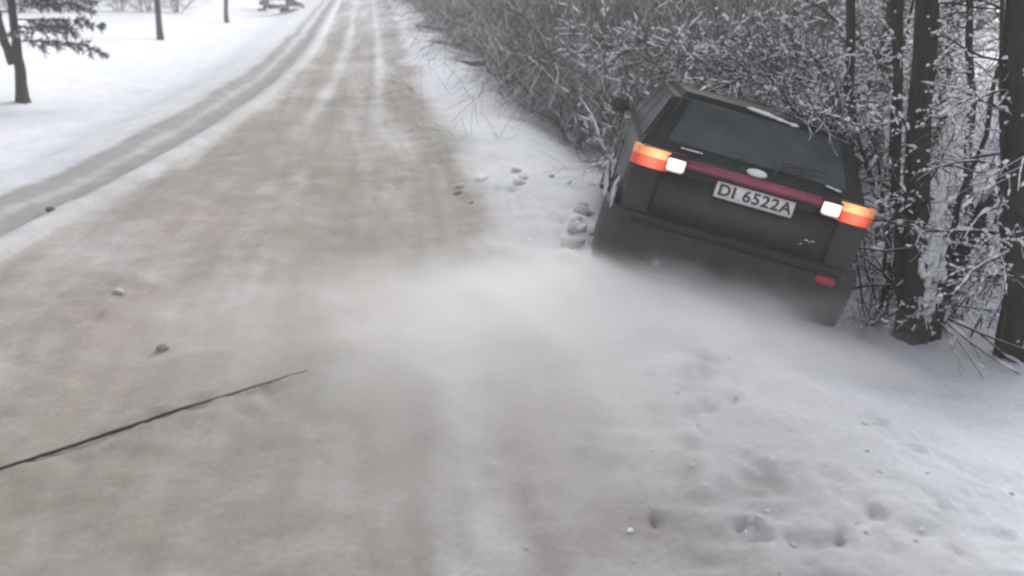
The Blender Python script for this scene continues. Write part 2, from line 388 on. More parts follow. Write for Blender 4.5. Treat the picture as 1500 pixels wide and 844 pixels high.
# ------------------------------------------------------------------ tube builder for branches
class Tubes:
    def __init__(s): s.V = []; s.F = []
    def tube(s, pts, rad, n=4, tip=True, twist=0.0):
        base = len(s.V); prev = None
        for i, p in enumerate(pts):
            p = Vector(p)
            t = (Vector(pts[min(i + 1, len(pts) - 1)]) - Vector(pts[max(i - 1, 0)]))
            if t.length < 1e-9: t = Vector((0, 0, 1))
            t.normalize()
            if prev is None:
                ref = Vector((0, 0, 1)) if abs(t.z) < .9 else Vector((1, 0, 0))
                u = (ref - t * ref.dot(t)).normalized()
            else:
                u = prev - t * prev.dot(t)
                u = u.normalized() if u.length > 1e-6 else prev
            prev = u; w = t.cross(u); r = rad[i] if isinstance(rad, (list, tuple)) else rad
            for k in range(n):
                a = 2 * math.pi * (k + .5) / n + twist
                q = p + (u * math.cos(a) + w * math.sin(a)) * r
                s.V.append((q.x, q.y, q.z))
        for i in range(len(pts) - 1):
            for k in range(n):
                a = base + i * n + k; b = base + i * n + (k + 1) % n
                s.F.append((a, b, b + n, a + n))
        if tip:
            s.F.append(tuple(base + (len(pts) - 1) * n + k for k in range(n)))
            s.F.append(tuple(base + k for k in reversed(range(n))))
    def blob(s, c, rx, ry, rz, rnd, seg=6, rings=4, rough=.2):
        base = len(s.V); c = Vector(c)
        s.V.append((c.x, c.y, c.z - rz))
        for i in range(1, rings):
            ph = math.pi * i / rings - math.pi / 2
            for k in range(seg):
                a = 2 * math.pi * k / seg; j = 1 + rnd.uniform(-rough, rough)
                s.V.append((c.x + rx * math.cos(ph) * math.cos(a) * j, c.y + ry * math.cos(ph) * math.sin(a) * j, c.z + rz * math.sin(ph) * j))
        s.V.append((c.x, c.y, c.z + rz)); top = len(s.V) - 1
        for k in range(seg):
            k2 = (k + 1) % seg
            s.F.append((base, base + 1 + k2, base + 1 + k)); s.F.append((top, top - seg + k, top - seg + k2))
        for i in range(rings - 2):
            for k in range(seg):
                k2 = (k + 1) % seg; a = base + 1 + i * seg
                s.F.append((a + k, a + k2, a + seg + k2, a + seg + k))
    def build(s, name, material, parent=None, smooth=False):
        return vf_obj(name, s.V, s.F, material, parent, smooth)
def rdir(rnd, d, ang):
    d = Vector(d).normalized()
    v = Vector((rnd.gauss(0, 1), rnd.gauss(0, 1), rnd.gauss(0, 1)))
    v = (v - d * v.dot(d)).normalized()
    return (d * math.cos(ang) + v * math.sin(ang)).normalized()
def wander(rnd, p, d, length, n, bend=.18, up=0.0, droop=0.0):
    pts = [Vector(p)]; d = Vector(d).normalized()
    for i in range(n):
        d = (d + Vector((rnd.gauss(0, bend), rnd.gauss(0, bend), rnd.gauss(0, bend) + up - droop * (i / n)))).normalized()
        pts.append(pts[-1] + d * length / n)
    return pts
def branch_out(T, rnd, p, d, length, r, lvl, kids, S=None, seg=4, zmax=99, ang=(.5, 1.1), shrink=.5, droop=0.0, sides=4):
    pts = wander(rnd, p, d, length, seg, .14, .0, droop)
    rad = [max(.0018, r * (1 - .75 * i / seg)) for i in range(seg + 1)]
    T.tube(pts, rad, sides if lvl > 0 else 3)
    if S is not None:
        for i in range(seg):
            if rnd.random() < .42 and abs((pts[i + 1] - pts[i]).normalized().z) < .8:
                m = (pts[i] + pts[i + 1]) / 2; L = (pts[i + 1] - pts[i]).length * rnd.uniform(.2, .55)
                a_ = pts[i].lerp(m, rnd.uniform(.0, .6)); b_ = m.lerp(pts[i + 1], rnd.uniform(.3, 1)); k_ = rad[i] * .8 + rnd.uniform(.003, .009); up = Vector((0, 0, rad[i] * .8 + k_ * .4))
                S.tube([a_ + up * .6, a_.lerp(b_, .3) + up, a_.lerp(b_, .7) + up, b_ + up * .6], [k_ * .35, k_, k_ * rnd.uniform(.6, 1.1), k_ * .3], 5)
    if lvl <= 0: return
    for k in range(kids[0]):
        t = rnd.uniform(.2, 1.0); i = min(seg - 1, int(t * seg)); f = t * seg - i
        q = pts[i].lerp(pts[i + 1], f); dd = (pts[i + 1] - pts[i])
        branch_out(T, rnd, q, rdir(rnd, dd, rnd.uniform(*ang)), length * shrink * rnd.uniform(.6, 1.2) * (1.15 - .5 * t), rad[i] * .55, lvl - 1,
                   kids[1:], S, max(2, seg - 1), zmax, ang, shrink, droop, sides)

# ------------------------------------------------------------------ shrubs of the forest edge (prototypes, then copies)
def make_shrub(seed, h, nstem, spreadk, material, label, kids=(9, 5), name='frosted_shrub', cat='shrub', rstem=.014):
    rnd = random.Random(seed)
    root = thing(name, label, cat)
    A = Tubes(); B = Tubes()
    for i in range(nstem):
        a = rnd.uniform(0, 2 * math.pi); k = rnd.uniform(.05, spreadk)
        d = Vector((math.cos(a) * k, math.sin(a) * k, 1))
        p = Vector((math.cos(a) * rnd.uniform(0, .25), math.sin(a) * rnd.uniform(0, .25), -.08))
        L = h * rnd.uniform(.55, 1.1)
        pts = wander(rnd, p, d, L, 7, .20)
        rr = rstem * rnd.uniform(.6, 1.3); rad = [max(.003, rr * (1 - .8 * j / 7)) for j in range(8)]
        A.tube(pts, rad, 4)
        for k in range(kids[0]):
            t = rnd.uniform(.08, .98); j = min(6, int(t * 7)); q = pts[j].lerp(pts[j + 1], t * 7 - j)
            dd = rdir(rnd, pts[j + 1] - pts[j], rnd.uniform(.6, 1.35))
            branch_out(B, rnd, q, dd, L * rnd.uniform(.16, .42), rad[j] * .6, 1, (kids[1],), None, 3, ang=(.5, 1.2), shrink=.6, droop=.22, sides=3)
    A.build('stem', material, root); B.build('twigs', material, root)
    return root

SHRUB_GROUP = 'frosted shrubs along the forest edge'
SH_NEAR = 'dense frosted shrub of thin tangled twigs at the forest edge right of the road'
SH_FAR = 'pale far shrub in the hazy row along the right side of the road'
protos = [make_shrub(21 + i, 2.6, 12, .75, M['shrub'], SH_NEAR, (15, 7)) for i in range(4)]
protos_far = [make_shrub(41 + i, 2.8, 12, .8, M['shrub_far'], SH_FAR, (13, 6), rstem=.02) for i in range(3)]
rs = random.Random(5)
def place(protos, used, x, y, sc, label, group, dz=0):
    p = protos[len(used) % len(protos)]
    if len(used) < len(protos):
        p.location = (x, y, gz(x, y) + dz); p.rotation_euler = (0, 0, rs.uniform(0, 6.28)); p.scale = (sc, sc, sc)
        p['label'] = label; p['group'] = group; o = p
    else:
        o = copy_thing(p, (x, y, gz(x, y) + dz), rs.uniform(0, 6.28), sc, label, group)
    used.append(o); return o
u1, u2 = [], []
def xR(y): return float(curve(XR, y))
# near belt: beside and beyond the car, thinning out towards the right
for row, (s0, step) in enumerate(((2.1, .85), (3.0, .9), (4.0, 1.0), (5.1, 1.1), (6.4, 1.3), (7.9, 1.6))):
    y = 9.6 + row * .35
    while y < 22:
        x = xR(y) + s0 + rs.uniform(-.35, .35)
        if not (x < 3.6 and y < 10.2) and x < 0.40 * y + .3:
            place(protos, u1, x, y, rs.uniform(.8, 1.15), SH_NEAR, SHRUB_GROUP)
        y += step * rs.uniform(.75, 1.2) * (1 + (y - 9) * .03)
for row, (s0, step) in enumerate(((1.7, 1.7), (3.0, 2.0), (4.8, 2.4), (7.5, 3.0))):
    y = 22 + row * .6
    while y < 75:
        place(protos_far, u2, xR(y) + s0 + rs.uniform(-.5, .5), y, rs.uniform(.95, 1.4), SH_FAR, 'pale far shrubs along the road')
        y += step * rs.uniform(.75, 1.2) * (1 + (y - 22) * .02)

# ------------------------------------------------------------------ forest trees behind (bare, dark)
def make_tree(seed, h, r, label, name='bare_tree', nb=26, lean=(0, 0), z0=.5, group=None, snow=True, material='bark', blen=1.5):
    rnd = random.Random(seed)
    root = thing(name, label, 'tree', group=group)
    T = Tubes()
    n = 12; pts = []; x = y = 0
    for i in range(n + 1):
        z = -.25 + (h + .25) * i / n
        pts.append(Vector((lean[0] * z + rnd.gauss(0, .012), lean[1] * z + rnd.gauss(0, .012), z)))
    rad = [r * (1.35 if i == 0 else 1.0) * (1 - .72 * i / n) for i in range(n + 1)]
    T.tube(pts, rad, 10)
    tr = T.build('trunk', M[material], root, smooth=True)
    B = Tubes(); S = Tubes() if snow else None
    for k in range(nb):
        z = z0 + (h - z0) * (k + rnd.random()) / nb
        t = (z + .25) / (h + .25) * n; i = min(n - 1, int(t)); q = pts[i].lerp(pts[i + 1], t - i)
        a = rnd.uniform(0, 6.28); d = Vector((math.cos(a), math.sin(a), rnd.uniform(-.15, .7)))
        branch_out(B, rnd, q, d, blen * rnd.uniform(.5, 1.1) * (1.15 - .6 * z / h), rad[i] * .22 + .004, 2, (6, 3), S, 5, ang=(.4, 1.0), shrink=.45, droop=.12)
    B.build('branches', M['twig'], root)
    if S is not None and S.V: S.build('snow_load', M['snow'], root, smooth=True)['kind'] = 'stuff'
    return root
FT = 'slim dark bare tree standing among the shrubs behind the sunken car'
ft = [make_tree(61 + i, 5.5, .075, FT, nb=30, z0=.4, lean=(rs.uniform(-.04, .04), 0)) for i in range(3)]
uf = []
for i in range(24):
    y = rs.uniform(9.0, 30); x = xR(y) + rs.uniform(4.2, 5.5 + y * .55)
    if i < 7: y = rs.uniform(9, 16); x = y * rs.uniform(.42, .62)
    place(ft, uf, x, y, rs.uniform(.8, 1.35), FT, 'slim bare trees of the wood on the right')

# ------------------------------------------------------------------ the car in the ditch
def slab(verts, t=None):
    bm = bmesh.new(); vs_ = [bm.verts.new(v) for v in verts]; return bm, vs_
def panel(name, quad, thick, out, material, parent, bevel=.01, lift=.004):
    """rounded flat panel lying on a face: quad corners, outward normal"""
    out = Vector(out).normalized(); bm = bmesh.new()
    a = [bm.verts.new(Vector(q) + out * lift) for q in quad]; b = [bm.verts.new(Vector(q) + out * (lift + thick)) for q in quad]
    k = len(quad)
    bm.faces.new(a); bm.faces.new(b)
    for i in range(k): bm.faces.new((a[i], a[(i + 1) % k], b[(i + 1) % k], b[i]))
    bmesh.ops.recalc_face_normals(bm, faces=bm.faces[:])
    if bevel:
        bmesh.ops.bevel(bm, geom=bm.edges[:], offset=min(bevel, thick * .45), segments=2, affect='EDGES', clamp_overlap=True)
    return bm_obj(name, bm, material, parent)
def rbox(name, c, size, bev, material, parent, rot=None, seg=3, smooth=True):
    bm = bmesh.new(); bmesh.ops.create_cube(bm, size=1)
    bmesh.ops.scale(bm, vec=size, verts=bm.verts)
    bmesh.ops.bevel(bm, geom=bm.edges[:], offset=bev, segments=seg, affect='EDGES', clamp_overlap=True)
    if rot: bmesh.ops.rotate(bm, cent=(0, 0, 0), matrix=Euler(rot).to_matrix(), verts=bm.verts)
    bmesh.ops.translate(bm, vec=c, verts=bm.verts)
    return bm_obj(name, bm, material, parent, smooth)
def cyl(name, c, r, w, axis, material, parent, n=28, bev=0.0):
    bm = bmesh.new(); bmesh.ops.create_cone(bm, cap_ends=True, segments=n, radius1=r, radius2=r, depth=w)
    if bev:
        bmesh.ops.bevel(bm, geom=[e for e in bm.edges if abs(e.verts[0].co.z - e.verts[1].co.z) < 1e-6], offset=bev, segments=3, affect='EDGES')
    if axis == 'x': bmesh.ops.rotate(bm, cent=(0, 0, 0), matrix=Matrix.Rotation(R(90), 3, 'Y'), verts=bm.verts)
    if axis == 'y': bmesh.ops.rotate(bm, cent=(0, 0, 0), matrix=Matrix.Rotation(R(90), 3, 'X'), verts=bm.verts)
    bmesh.ops.translate(bm, vec=c, verts=bm.verts)
    return bm_obj(name, bm, material, parent, True)

car = thing('hatchback_car', 'dark hatchback with lit tail lights tilted into the snowy ditch', 'car', (1.330, 5.366, -.243), (-.082, .250, -.133))
# body: lofted rounded sections from the tail to the nose
st = [(0.00, .79, .34, .93), (.03, .812, .31, .965), (.12, .824, .28, .985), (.5, .828, .24, .985), (1.2, .835, .22, .975), (2.3, .835, .22, .955),
      (2.75, .83, .22, .94), (3.3, .81, .22, .87), (3.62, .77, .24, .80), (3.80, .70, .27, .73), (3.86, .62, .31, .66)]
bm = bmesh.new(); rings = []
for (y, hw, z0, z1) in st:
    cz = (z0 + z1) / 2; hh = (z1 - z0) / 2; ring = []
    for k in range(40):
        a = 2 * math.pi * (k + .5) / 40; ca, sa = math.cos(a), math.sin(a); e = 2 / 7.0
        x = hw * math.copysign(abs(ca) ** e, ca); z = hh * math.copysign(abs(sa) ** e, sa)
        x *= 1 - .045 * max(0, z / hh) ** 2 - .05 * max(0, -z / hh) ** 2
        ring.append(bm.verts.new((x, y, cz + z)))
    rings.append(ring)
for a, b in zip(rings, rings[1:]):
    for k in range(40): bm.faces.new((a[k], a[(k + 1) % 40], b[(k + 1) % 40], b[k]))
bm.faces.new(rings[0]); bm.faces.new(rings[-1])
body = bm_obj('body', bm, M['paint'], car, True)
# wheel arches cut with a boolean, baked at once
cutters = []
for yy in (.72, 3.12):
    for sx in (-1, 1):
        cutters.append(cyl('cut', (sx * .80, yy, .30), .335, .36, 'x', None, None))
for cobj in cutters:
    md = body.modifiers.new('b', 'BOOLEAN'); md.object = cobj; md.operation = 'DIFFERENCE'; md.solver = 'EXACT'
body.parent = None
bpy.context.view_layer.update()
dg = bpy.context.evaluated_depsgraph_get()
nm = bpy.data.meshes.new_from_object(body.evaluated_get(dg)); body.modifiers.clear(); body.data = nm
nm.materials.clear(); nm.materials.append(M['paint'])
body.parent = car
for cobj in cutters: bpy.data.objects.remove(cobj)
# split normals by angle so flat faces stay flat
def edge_split(o, ang=30):
    md = o.modifiers.new('s', 'EDGE_SPLIT'); md.split_angle = R(ang)
edge_split(body, 35)
# greenhouse
B_ = [(-.765, .045, .955), (.765, .045, .955), (.775, 2.78, .945), (-.775, 2.78, .945)]
T_ = [(-.60, .33, 1.345), (.60, .33, 1.345), (.59, 1.98, 1.355), (-.59, 1.98, 1.355)]
bm = bmesh.new(); b = [bm.verts.new(v) for v in B_]; t = [bm.verts.new(v) for v in T_]
mid = bm.verts.new((0, 1.15, 1.385))
bm.faces.new(b[::-1]); [bm.faces.new((b[i], b[(i + 1) % 4], t[(i + 1) % 4], t[i])) for i in range(4)]
for i in range(4): bm.faces.new((t[i], t[(i + 1) % 4], mid))
bmesh.ops.recalc_face_normals(bm, faces=bm.faces[:])
te = [e for e in bm.edges if (e.verts[0].co.z > 1.33 and e.verts[1].co.z > 1.33 and mid not in e.verts) or abs(e.verts[0].co.z - e.verts[1].co.z) > .3]
bmesh.ops.bevel(bm, geom=te, offset=.05, segments=4, affect='EDGES', clamp_overlap=True)
roof = bm_obj('roof', bm, M['roof_paint'], car, True); edge_split(roof, 25)
def face_panel(name, i, u0, u1, v0, v1, mt, thick=.012, lift=.003, parent=car):
    p00, p10, p11, p01 = Vector(B_[i]), Vector(B_[(i + 1) % 4]), Vector(T_[(i + 1) % 4]), Vector(T_[i])
    def at(u, v): return (p00.lerp(p10, u)).lerp(p01.lerp(p11, u), v)
    q = [at(u0, v0), at(u1, v0), at(u1, v1), at(u0, v1)]
    nrm = (q[1] - q[0]).cross(q[3] - q[0]); 
    if nrm.dot(q[0] - Vector((0, 1.3, 1.1))) < 0: nrm = -nrm
    return panel(name, q, thick, nrm, mt, parent, bevel=.006, lift=lift), q, nrm.normalized()
rw, rq, rn = face_panel('rear_window', 0, .09, .91, .16, .88, M['glass'])
face_panel('windscreen', 2, .07, .93, .10, .92, M['glass'])
for i, (a, bq) in ((1, (.06, .34)), (1, (.37, .62)), (1, (.65, .93)), (3, (.07, .35)), (3, (.38, .63)), (3, (.66, .94))):
    face_panel('side_window', i, a, bq, .12, .86, M['glass'])
# tail: gate panel, lamps, strip, plate
rbox('tailgate', (0, -.005, .66), (1.18, .03, .36), .012, M['paint'], car)
stp = rbox('reflector_strip', (0, -.030, .918), (.90, .045, .072), .012, M['strip'], car)
rbox('lower_band', (0, -.052, .892), (.90, .012, .018), .004, M['strip_dark'], stp)
for sx in (-1, 1):
    tl = rbox('tail_light', (sx * .607, -.008, .904), (.325, .10, .134), .02, M['strip_dark'], car)
    rbox('reversing_lens', (sx * .520, -.054, .900), (.125, .022, .092), .010, M['white_lit'], tl)
    # outer lenses wrap round the corner: curved strips
    for nm_, z0, z1, mt in (('amber_lens', .912, .966, M['amber_lit']), ('brake_lens', .842, .909, M['red_lit'])):
        bm = bmesh.new(); ro = []
        path = [(.592, -.070), (.68, -.071), (.745, -.064), (.782, -.048), (.800, -.015), (.806, .03)]
        for (px, py) in path:
            ro.append([bm.verts.new((sx * px, py, z0)), bm.verts.new((sx * px, py, z1)), bm.verts.new((sx * (px - .035), py + .04, z1)), bm.verts.new((sx * (px - .035), py + .04, z0))])
        for a, b2 in zip(ro, ro[1:]):
            for k in range(4): bm.faces.new((a[k], a[(k + 1) % 4], b2[(k + 1) % 4], b2[k]))
        bm.faces.new(ro[0]); bm.faces.new(ro[-1])
        bm_obj(nm_, bm, mt, tl)
pl = rbox('licence_plate', (0.035, -.040, .824), (.520, .014, .105), .004, M['plate'], car)
rbox('plate_holder', (0.035, -.029, .822), (.545, .014, .128), .005, M['plastic'], pl)
fc = bpy.data.curves.new('txt', 'FONT'); fc.body = 'DI 6522A'; fc.size = .112; fc.extrude = .0015; fc.align_x = 'CENTER'; fc.align_y = 'CENTER'; fc.offset = .0025
fc.space_character = 1.12
fo = bpy.data.objects.new('plate_number', fc); C.objects.link(fo); bpy.context.view_layer.update()
tm = bpy.data.meshes.new_from_object(fo.evaluated_get(bpy.context.evaluated_depsgraph_get())); bpy.data.objects.remove(fo)
tm.transform(Matrix.Translation((.035, -.049, .824)) @ Matrix.Rotation(R(90), 4, 'X') @ Matrix.Diagonal((1.0, .92, 1, 1)))
tm.materials.clear(); link('plate_number', tm, M['ink'], pl)
# badge and wiper pivot over the strip
bm = bmesh.new(); bmesh.ops.create_uvsphere(bm, u_segments=20, v_segments=10, radius=1)
bmesh.ops.scale(bm, vec=(.068, .016, .026), verts=bm.verts); bmesh.ops.translate(bm, vec=(.0, -.012, .985), verts=bm.verts)
bm_obj('badge', bm, M['snow'], car, True)
T = Tubes(); T.tube([(.10, -.005, 1.0), (.16, .055, 1.07), (.40, .085, 1.10)], [.009, .008, .005], 6)
wp = T.build('rear_wiper', M['plastic'], car)
T = Tubes(); T.tube([(.14, .070, 1.085), (.46, .088, 1.095)], .006, 4); T.build('wiper_blade', M['rubber'], wp)
# bumper
bm = bmesh.new(); prof = [(-.0, .13), (-.05, .15), (-.10, .27), (-.105, .48), (-.07, .53), (0, .54)]
path = [(-.855, .42), (-.852, .12), (-.825, .02), (-.76, -.01), (0, -.02), (.76, -.01), (.825, .02), (.852, .12), (.855, .42)]
rr = []
for (px, py) in path:
    ox, oy = (0, 1) if abs(px) < .8 else ((1 if px > 0 else -1), 0)
    if .76 < abs(px) < .84 and py < .05: ox, oy = (.7 if px > 0 else -.7), .7
    ring = []
    for (o_, z) in prof:
        if abs(px) >= .8: ring.append(bm.verts.new((px + (o_ * -.25) * ox, py + (o_ * .55 if py < .05 else 0), z)))
        else: ring.append(bm.verts.new((px, py + o_, z)))
    rr.append(ring)
for a, b2 in zip(rr, rr[1:]):
    for k in range(len(prof)): bm.faces.new((a[k], a[(k + 1) % len(prof)], b2[(k + 1) % len(prof)], b2[k]))
bm.faces.new(rr[0]); bm.faces.new(rr[-1])
bp_ = bm_obj('bumper', bm, M['plastic'], car, True); edge_split(bp_, 35)
rbox('fog_light', (.62, -.128, .455), (.13, .02, .06), .008, M['fog_red'], bp_)
rbox('rub_strip', (0, -.133, .505), (1.40, .018, .035), .006, M['rubber'], bp_)
rbox('front_bumper', (0, 3.86, .40), (1.52, .16, .24), .05, M['plastic'], car)
for sx in (-1, 1):
    rbox('headlight', (sx * .56, 3.80, .66), (.26, .08, .13), .03, M['chrome'], car)
    rbox('side_mirror', (sx * .90, 2.32, 1.0), (.17, .09, .12), .03, M['plastic'], car)
    rbox('door_handle', (sx * .842, 1.05, .84), (.02, .14, .03), .008, M['plastic'], car)
    rbox('sill_moulding', (sx * .842, 1.92, .52), (.022, 1.6, .06), .008, M['plastic'], car)
    for yy in (.72, 3.12):
        w = thing('wheel', None, None); w.parent = car; w.location = (sx * .745, yy, .295)
        cyl('tyre', (0, 0, 0), .295, .175, 'x', M['rubber'], w, 36, .03)
        cyl('rim', (sx * .012, 0, 0), .19, .17, 'x', M['rim'], w, 28, .015)
T = Tubes(); T.tube([(-.45, .1, .27), (-.45, -.12, .255)], .028, 12); T.build('exhaust_pipe', M['rim'], car)
# snow left on the car, and window glints shaped as snow
def blob_strip(name, pts, r, parent, seed, flat=.5):
    rnd = random.Random(seed); T = Tubes()
    for i in range(len(pts) - 1):
        a, b2 = Vector(pts[i]), Vector(pts[i + 1]); n = max(2, int((b2 - a).length / (r * .7)))
        for k in range(n):
            p = a.lerp(b2, (k + .5) / n)
            q = r * rnd.uniform(.5, 1.15)
            T.blob(p + Vector((rnd.gauss(0, r * .2), rnd.gauss(0, r * .2), 0)), q * 1.3, q, q * flat, rnd, 7, 5, .25)
    return T.build(name, M['snow'], parent, True)
tag(blob_strip('snow_patch', [(-.14, .335, 1.352), (.0, .32, 1.342), (.10, .31, 1.332), (.2, .30, 1.322)], .024, car, 1), 'bar of snow left on the roof edge above the rear window')
blob_strip('snow_patch', [(-.50, .06, 1.005), (-.36, .06, 1.005)], .010, car, 2)  # glint in the lower left window corner, shaped as snow blobs
blob_strip('snow_patch', [(.47, .065, 1.02), (.56, .065, 1.01)], .014, car, 3)  # reflection in the lower right window corner, also built as white blobs
# packed snow caught low on the road side of the car
rnd = random.Random(9); T = Tubes()
for i in range(260):
    y = rnd.choice((rnd.uniform(.02, .36), rnd.uniform(1.1, 2.7))); z = rnd.gauss(.42, .10)
    if z > .8 or z < .3: continue
    T.blob((-.830 - .008 * (1 - abs(z - .6)), y, z), .009, rnd.uniform(.03, .08), rnd.uniform(.02, .05), rnd, 7, 5, .3)
tag(T.build('snow_crust', M['crust'], car, True), 'grey snow caught low on the road side of the body', kind='stuff')
# seams
for y_ in (.92, 1.78, 2.62):
    for sx in (-1, 1):
        rbox('door_seam', (sx * .836, y_, .66), (.006, .010, .52), .002, M['rubber'], car)
rbox('gate_seam', (0, -.018, .562), (1.20, .008, .010), .003, M['rubber'], car)
for sx in (-1, 1): rbox('gate_seam', (sx * .600, -.012, .68), (.008, .012, .28), .003, M['rubber'], car)

# ------------------------------------------------------------------ tow rope, clods
def rope():
    key = [(-3.6, 2.15), (-2.9, 2.50), (-2.13, 3.04), (-1.73, 3.44), (-1.49, 3.66), (-1.28, 3.85), (-1.13, 3.98), (-1.0, 4.05)]
    zo = [.012, .012, .012, .012, .011, .009, .004, -.02]
    pts = []
    for i in range(len(key) - 1):
        for k in range(24):
            f = k / 24; x = key[i][0] * (1 - f) + key[i + 1][0] * f; y = key[i][1] * (1 - f) + key[i + 1][1] * f
            h, _ = terrain(np.array([x]), np.array([y]), True)
            pts.append((x, y, float(h[0]) + zo[i] * (1 - f) + zo[i + 1] * f))
    pts = np.array(pts); ker = np.ones(41) / 41
    pts = np.stack([np.convolve(np.pad(pts[:, c_], 20, 'reflect', reflect_type='odd'), ker, 'valid') for c_ in range(3)], 1)
    T = Tubes(); n = 12
    for i in range(len(pts)):
        t = pts[min(i + 1, len(pts) - 1)] - pts[max(i - 1, 0)]; t = Vector(t).normalized()
        u = Vector((0, 0, 1)); u = (u - t * u.dot(t)).normalized(); w = t.cross(u)
        for k in range(n):
            a = 2 * math.pi * k / n; r = .0085 * (1 - .35 * i / len(pts)) * (1 + .16 * math.cos(3 * (a - i * .55)))
            q = Vector(pts[i]) + (u * math.cos(a) + w * math.sin(a)) * r; T.V.append(tuple(q))
    for i in range(len(pts) - 1):
        for k in range(n):
            a = i * n + k; b2 = i * n + (k + 1) % n; T.F.append((a, b2, b2 + n, a + n))
    tag(T.build('tow_rope', M['rope'], None, True), 'thin dark brown rope lying on the slushy road, its end sinking into the slush', 'rope')
rope()
def clod_mesh(seed, rough=.35):
    rnd = random.Random(seed); bm = bmesh.new(); bmesh.ops.create_icosphere(bm, subdivisions=2, radius=1)
    ph = [Vector((rnd.gauss(0, 1), rnd.gauss(0, 1), rnd.gauss(0, 1))).normalized() for _ in range(7)]
    for v in bm.verts:
        k = 1 + sum(rough * .5 * math.sin(3.1 * v.co.dot(p) + j) for j, p in enumerate(ph)) / 2.2
        v.co = v.co * k + Vector((rnd.gauss(0, .03), rnd.gauss(0, .03), rnd.gauss(0, .03)))
    me = bpy.data.meshes.new('clod'); bm.to_mesh(me); bm.free(); return me
def clod(x, y, r, mt, label, group=None, seed=1, flat=.6, name='snow_clod', cat='snow clod'):
    me = clod_mesh(seed); me.materials.append(mt)
    o = bpy.data.objects.new(name, me); C.objects.link(o)
    h, _ = terrain(np.array([x]), np.array([y]), True)
    o.location = (x, y, float(h[0]) + r * .22); o.scale = (r * random.uniform(.9, 1.3), r * random.uniform(.8, 1.1), r * flat)
    o.rotation_euler = (random.uniform(-.2, .2), random.uniform(-.2, .2), random.uniform(0, 6.28))
    tag(o, label, cat, group); return o
clod(-1.93, 4.27, .040, M['mud'], 'dark frozen lump on the road a little beyond the rope', None, 3, name='mud_lump', cat='mud lump')
clod(-3.80, 6.79, .042, M['mud'], 'small dark lump on the pale ridge along the left road edge', None, 4, name='mud_lump', cat='mud lump')
clod(-2.50, 5.06, .040, M['dirty'], 'scuffed grey slush lump on the left half of the road', None, 5, name='slush_lump', cat='slush lump')
rc = random.Random(31); k = 0
G1 = 'broken snow lumps beside the car'
for cx, cy, sx, sy, n, r0 in ((.50, 6.35, .10, .42, 15, .07), (-.12, 7.6, .22, .35, 9, .06), (.62, 7.15, .10, .2, 6, .07)):
    for i in range(n):
        k += 1
        clod(min(cx + rc.gauss(0, sx), .62), cy + rc.gauss(0, sy), r0 * rc.uniform(.4, 1.1), M['dirty'] if rc.random() < .45 else M['snow'],
             'small broken lump of snow on the verge left of the car', G1, 50 + k)
G2 = 'crumbs of snow in the lower right'
for cx, cy, sx, sy, n in ((.95, 3.3, .22, .5, 16), (1.2, 2.65, .5, .12, 16), (1.9, 3.5, .2, .4, 7)):
    for i in range(n):
        k += 1
        clod(cx + rc.gauss(0, sx), cy + rc.gauss(0, sy), rc.uniform(.005, .014), M['dirty'] if rc.random() < .8 else M['snow'],
             'crumb of snow scattered on the churned verge in the foreground', G2, 50 + k, name='snow_crumb', cat='snow crumb')

# ------------------------------------------------------------------ trees right of the car
def solid_limb(T, key, r0, r1, n=10, sides=10, wob=.01, seed=1):
    rnd = random.Random(seed); pts = []
    kk = [Vector(q) for q in key]
    m = len(kk) - 1
    for i in range(n + 1):
        f = i / n * m; j = min(m - 1, int(f)); pts.append(kk[j].lerp(kk[j + 1], f - j) + Vector((rnd.gauss(0, wob), rnd.gauss(0, wob), 0)))
    if r0 > .05:                      # a real trunk: finer rings, root flare, uneven girth
        fine = []; m2 = 60
        for i in range(m2 + 1):
            f = i / m2 * n; j = min(n - 1, int(f)); fine.append(pts[j].lerp(pts[j + 1], f - j))
        b0 = len(T.V); k_ = 20
        rad = [(r0 + (r1 - r0) * i / m2) * (1 + .45 * math.exp(-max(0, fine[i].z + .05) / .12)) for i in range(m2 + 1)]
        T.tube(fine, rad, k_)
        for i in range(m2 + 1):
            for q in range(k_):
                v = Vector(T.V[b0 + i * k_ + q]); c_ = fine[i]; a_ = 2 * math.pi * q / k_
                g = 1 + .07 * math.sin(3 * a_ + seed + .35 * i) + .05 * math.sin(7 * a_ + seed * 2 + .11 * i) + rnd.uniform(-.03, .03) + .12 * math.exp(-max(0, c_.z) / .1) * math.sin(5 * a_)
                v = c_ + (v - c_) * g; T.V[b0 + i * k_ + q] = (v.x, v.y, v.z)
        return pts
    T.tube(pts, [r0 + (r1 - r0) * i / n for i in range(n + 1)], sides)
    return pts
def snow_on(S, pts, r, rnd, dens=.6):
    for i in range(len(pts) - 1):
        if rnd.random() < dens:
            a_ = pts[i].lerp(pts[i + 1], rnd.uniform(0, .4)); b_ = pts[i].lerp(pts[i + 1], rnd.uniform(.6, 1)); up = Vector((0, 0, r * .75))
            S.tube([a_ + up * .7, a_.lerp(b_, .35) + up, a_.lerp(b_, .7) + up, b_ + up * .7], [r * .25, r * .6, r * .5, r * .2], 7)
